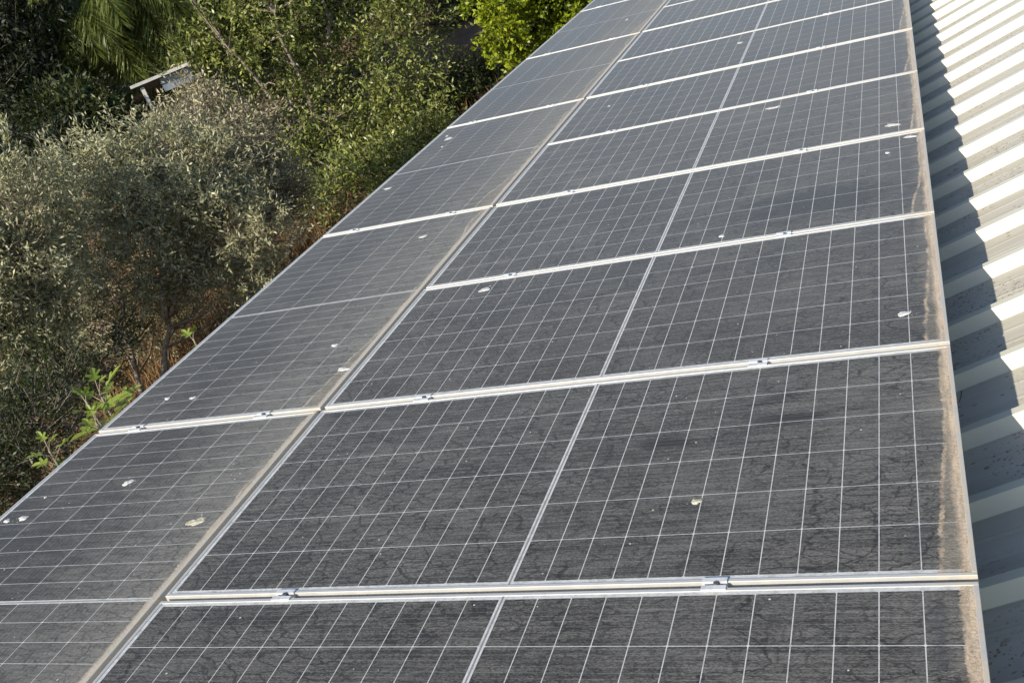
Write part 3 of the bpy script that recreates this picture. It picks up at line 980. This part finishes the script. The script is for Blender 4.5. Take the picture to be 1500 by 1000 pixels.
# tree blackened by painted inner shade, standing in front of the palms at the left edge
dN = 27.0
bN = base_at(30, 300, dN)
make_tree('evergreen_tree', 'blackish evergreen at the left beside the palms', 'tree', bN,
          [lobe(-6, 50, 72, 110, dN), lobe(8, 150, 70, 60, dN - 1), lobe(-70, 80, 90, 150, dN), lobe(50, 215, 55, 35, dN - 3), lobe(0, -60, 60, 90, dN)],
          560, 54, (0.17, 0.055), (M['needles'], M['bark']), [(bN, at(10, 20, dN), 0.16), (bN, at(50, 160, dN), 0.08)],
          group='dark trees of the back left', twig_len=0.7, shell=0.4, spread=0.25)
dM = 25.0
bM = base_at(150, 260, dM)
make_tree('dark_shrub', 'dark green shrub under the palms left of the shed post', 'shrub', bM,
          [lobe(120, 190, 55, 40, dM), lobe(145, 175, 38, 30, dM), lobe(90, 170, 40, 30, dM)],
          230, 54, (0.14, 0.055), (M['dark'], M['bark']), [(bM, at(130, 190, dM), 0.05), (bM, at(170, 170, dM), 0.04)], twig_len=0.6, shell=0.45)

# far belt of dark trees closing the view
belt = [(-160, 60, 150, 170, 33, 'leftmost'), (20, 80, 130, 190, 35, 'behind the blackish corner tree'), (170, 30, 130, 150, 40, 'directly behind the palms and the shed'), (330, -10, 140, 150, 42, 'behind the tall leafy tree'),
        (520, -60, 140, 160, 42, 'above the tall leafy tree'), (700, -80, 130, 120, 43, 'above the brown bank'), (880, -110, 140, 120, 42, 'behind the round tree')]
for (px, py, rx, ry, d, where) in belt:
    b = base_at(px + 40, py + 150, d)
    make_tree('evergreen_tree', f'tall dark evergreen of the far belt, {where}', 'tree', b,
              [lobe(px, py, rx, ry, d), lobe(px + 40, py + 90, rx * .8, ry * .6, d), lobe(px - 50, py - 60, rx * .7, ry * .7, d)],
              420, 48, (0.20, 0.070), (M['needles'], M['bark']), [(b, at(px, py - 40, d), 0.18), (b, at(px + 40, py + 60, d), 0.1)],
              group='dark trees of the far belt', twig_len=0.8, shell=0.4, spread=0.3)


def make_palm(label, px, py, d, lean, nfr, flen, seed):
    rr = np.random.default_rng(seed)
    top = at(px, py, d)
    b = np.array([top[0] + lean[0], top[1] + lean[1], 0.0])
    b[2] = ground_z(b[0], b[1]) - 0.05
    root = empty('palm_tree', tuple(b))
    tag(root, label, 'palm tree', 'palms in the back left')
    m = MB()
    k = 12
    pts = [b + (top - b) * (i / (k - 1)) for i in range(k)]
    m.tube([p - b for p in pts], [0.22 - 0.07 * (i / (k - 1)) + 0.02 * (i % 2) for i in range(k)], 10)
    # old leaf bases hanging under the crown
    for q in range(26):
        a = rr.uniform(0, 6.28)
        z = rr.uniform(0.1, 0.9)
        o = np.array([math.cos(a), math.sin(a), 0])
        p0 = top - b - np.array([0, 0, z])
        m.tube([p0 + o * 0.12, p0 + o * 0.30 + np.array([0, 0, -0.10]), p0 + o * 0.30 + np.array([0, 0, -0.45])], [0.03, 0.02, 0.006], 5, False)
    m.build('trunk', M['palm_trunk'], root, True)
    Ps, Ds, Ls, Ws, Ts = [], [], [], [], []
    rib = MB()
    for q in range(nfr):
        a = 2 * math.pi * (q * 0.382) + rr.normal(0, 0.2)
        el = rr.uniform(-0.25, 1.15)
        L = flen * rr.uniform(0.8, 1.15)
        h = np.array([math.cos(a), math.sin(a), 0])
        p = top.copy()
        dirv = h * math.cos(el) + np.array([0, 0, math.sin(el)])
        ns = 16
        path = [p.copy()]
        for s in range(ns):
            dirv = unit(dirv + np.array([0, 0, -0.155 * (0.5 + s / ns)]))
            p = p + dirv * L / ns
            path.append(p.copy())
        rib.tube([w - b for w in path[::3]], [0.022 - 0.003 * i for i in range(len(path[::3]))], 4, False)
        tint0 = rr.normal(0.5, 0.2)
        for s in range(2, ns + 1):
            tdir = unit(path[s] - path[s - 1])
            side = unit(np.cross(tdir, (0, 0, 1.0)) + 1e-6)
            for sub in range(6):
                pp = path[s - 1] + (path[s] - path[s - 1]) * sub / 6
                ll = flen * 0.27 * math.sin(math.pi * min(0.97, (s + sub / 6) / (ns + 1.2))) ** 0.6 + 0.1
                for sg in (-1, 1):
                    dd = unit(side * sg * 0.8 + tdir * 0.55 + np.array([0, 0, -1.0 + rr.normal(0, 0.2)]) + rr.normal(0, 0.12, 3))
                    Ps.append(pp); Ds.append(dd); Ls.append(ll * rr.uniform(0.8, 1.1)); Ws.append(0.021); Ts.append(np.clip(tint0 + rr.normal(0, 0.15), 0, 1))
    V = leaf_mesh(np.array(Ps), np.array(Ds), np.array(Ls), np.array(Ws), 0.8)
    quads_object('crown', V - np.tile(b, (len(V), 1)), M['palm'], root, np.array(Ts))
    return root


make_palm('palm with long drooping fronds above the pale shed roof', 215, -22, 28.5, (0.3, 0.2), 50, 3.4, 3)
make_palm('palm with brown fibrous trunk left of the one above the shed', 140, 8, 27.5, (-0.1, 0.3), 46, 2.7, 5)

# ---------------------------------------------------------------- open shed behind the olives
e0, e1 = at(192, 128, 25.0), at(274, 94, 25.1)
sx = unit(e1 - e0)
sx[2] = 0
sx = unit(sx)
sy = np.array([-sx[1], sx[0], 0.0])
if sy @ (e0 - CAM) < 0: sy = -sy
shed_z = e0[2]
L_s, D_s = float(np.linalg.norm(e1 - e0)), 2.4
gz0 = float(ground_z(e0[0], e0[1])) - 0.05
shed = empty('open_shed', (e0[0], e0[1], gz0), (0, 0, math.atan2(sx[1], sx[0])))
tag(shed, 'open white-trimmed shed with pale sheet roof behind the olive trees', 'shed')
H = shed_z - gz0
m = MB()
ncor = 40
for j, (yy, zz) in enumerate(((-0.12, H), (D_s, H - 0.42))):
    for i in range(ncor * 2 + 1):
        m.v.append((L_s * i / (ncor * 2), yy, zz + (0.018 if i % 2 else 0.0)))
nn = ncor * 2 + 1
m.f = [(i, i + 1, nn + i + 1, nn + i) for i in range(nn - 1)]
m.build('roof', M['shed_sheet'], shed)
m = MB().box((-0.03, -0.16, H - 0.035), (L_s, -0.135, H + 0.03))
m.build('fascia', M['shed_trim'], shed)
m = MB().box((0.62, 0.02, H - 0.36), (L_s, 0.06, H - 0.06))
m.build('wall', M['shed_sheet'], shed)  # dark sheet colour stands in for shade on this wall
for (xx, yy) in ((0.16, -0.06), (0.10, D_s - 0.15), (L_s - 0.1, D_s - 0.15)):
    MB().box((xx, yy, 0), (xx + 0.08, yy + 0.08, H - 0.09 - (0.36 if yy > 1 else 0))).build('post', M['shed_trim'], shed)

# ---------------------------------------------------------------- young figs coming up beside the eave
def fig_leaf(m, p, d, nrm, size):
    d = unit(d)
    s = unit(np.cross(d, nrm))
    nz = np.cross(s, d)
    out = [(0, 0), (0.14, -0.01), (0.38, 0.06), (0.17, 0.26), (0.46, 0.48), (0.38, 0.62), (0.14, 0.50), (0.17, 0.84), (0.0, 1.10)]
    pts = out + [(-a, b) for a, b in out[-2:0:-1]]
    n0 = len(m.v)
    c = p + d * size * 0.42
    m.v.append(tuple(c + nz * size * -0.05))
    for (a, b) in pts:
        m.v.append(tuple(p + s * a * size + d * b * size + nz * size * (0.16 * abs(a) - 0.30 * max(0, b - 0.45) ** 2)))
    k = len(pts)
    for i in range(k): m.f.append((n0, n0 + 1 + i, n0 + 1 + (i + 1) % k))


def make_fig(label, px, py, d, tips, seed, size=0.17):
    rr = np.random.default_rng(seed)
    b = at(px, py, d)
    b[2] = float(ground_z(b[0], b[1])) - 0.05
    root = empty('fig_tree', tuple(b))
    tag(root, label, 'fig tree', 'young figs beside the eave')
    w, lf = MB(), MB()
    for (tx, ty, td, nl, spread_) in tips:
        tip = at(tx, ty, td)
        pts = [b + (tip - b) * q + np.array([rr.normal(0, .03), rr.normal(0, .03), 0]) * (0 < q < 1) for q in (0, .3, .6, .85, 1)]
        w.tube([p - b for p in pts], [0.022, 0.018, 0.014, 0.010, 0.006], 7)
        for q in range(nl):
            t = 1 - (q / nl) ** 1.2 * 0.16
            p = b + (tip - b) * t
            a = q * 2.4 + rr.normal(0, .3)
            el = 1.15 * (1 - q / nl) - 0.15
            h = np.array([math.cos(a) * math.cos(el), math.sin(a) * math.cos(el), math.sin(el)])
            pet = p + h * size * rr.uniform(0.35, 0.75) * spread_
            w.tube([p - b, pet - b], [0.004, 0.003], 4, False)
            ld = unit(h + np.array([0, 0, -0.35]) + rr.normal(0, .15, 3))
            fig_leaf(lf, pet - b, ld, np.array([0, 0, 1.0]) + rr.normal(0, .25, 3), size * rr.uniform(0.6, 1.1) * (0.55 + 0.45 * min(1, q / 5)))
    w.build('trunk', M['bark_pale'], root, True)
    o = lf.build('crown', M['fig'], root)
    t = o.data.attributes.new('tint', 'FLOAT', 'FACE')
    k = 17
    vals = np.repeat(rr.beta(2, 2, len(o.data.polygons) // 16 + 1), 16)[:len(o.data.polygons)]
    t.data.foreach_set('value', vals.astype(np.float32))


make_fig('young fig with broad bright leaves beside the joint of the two nearest left panels', 165, 640, 6.9, [(146, 576, 6.8, 26, 1.0), (126, 588, 6.6, 10, .8), (140, 618, 6.5, 14, .8)], 4, 0.165)
make_fig('young fig with bright leaves lowest along the left panel edge', 95, 700, 6.5, [(72, 660, 6.4, 18, .9)], 8, 0.14)
make_fig('small fig shoot with few leaves highest along the left panel edge', 300, 510, 8.2, [(283, 496, 8.1, 10, .8)], 12, 0.15)


# ---------------------------------------------------------------- dry grass on the ground
def dry_grass():
    n = 13000
    P = []
    spots = [(425, 380, 22, 0.8, 1.6), (200, 540, 19, 2.0, .6), (300, 450, 20, 2.2, 1.0), (690, 85, 28, 2.2, 1.2), (100, 620, 16, 2.2, 1.0), (400, 410, 20, 1.5, .8), (250, 200, 25, 3, 1.0)]
    wts = np.array([s[4] for s in spots])
    w = rng.choice(len(spots), n, p=wts / wts.sum())
    c = np.array([at(s[0], s[1], s[2])[:2] for s in spots])
    r = np.array([s[3] for s in spots])
    xy = c[w] + rng.normal(size=(n, 2)) * r[w][:, None] * 0.6
    z = ground_z(xy[:, 0], xy[:, 1])
    P = np.stack([xy[:, 0], xy[:, 1], z - 0.03], 1)
    D = unit(rng.normal(scale=0.35, size=(n, 3)) + np.array([0, 0, 1.0]))
    tall = np.where(w == 0, 1.5, 1.0)
    V = leaf_mesh(P, D, rng.uniform(0.25, 0.65, n) * tall, rng.uniform(0.015, 0.035, n), 0.0)
    o = quads_object('dry_grass', V, M['straw'], None, rng.random(n))
    tag(o, 'dry rust-brown grass on the ground under the trees', 'grass', None, 'stuff')


dry_grass()
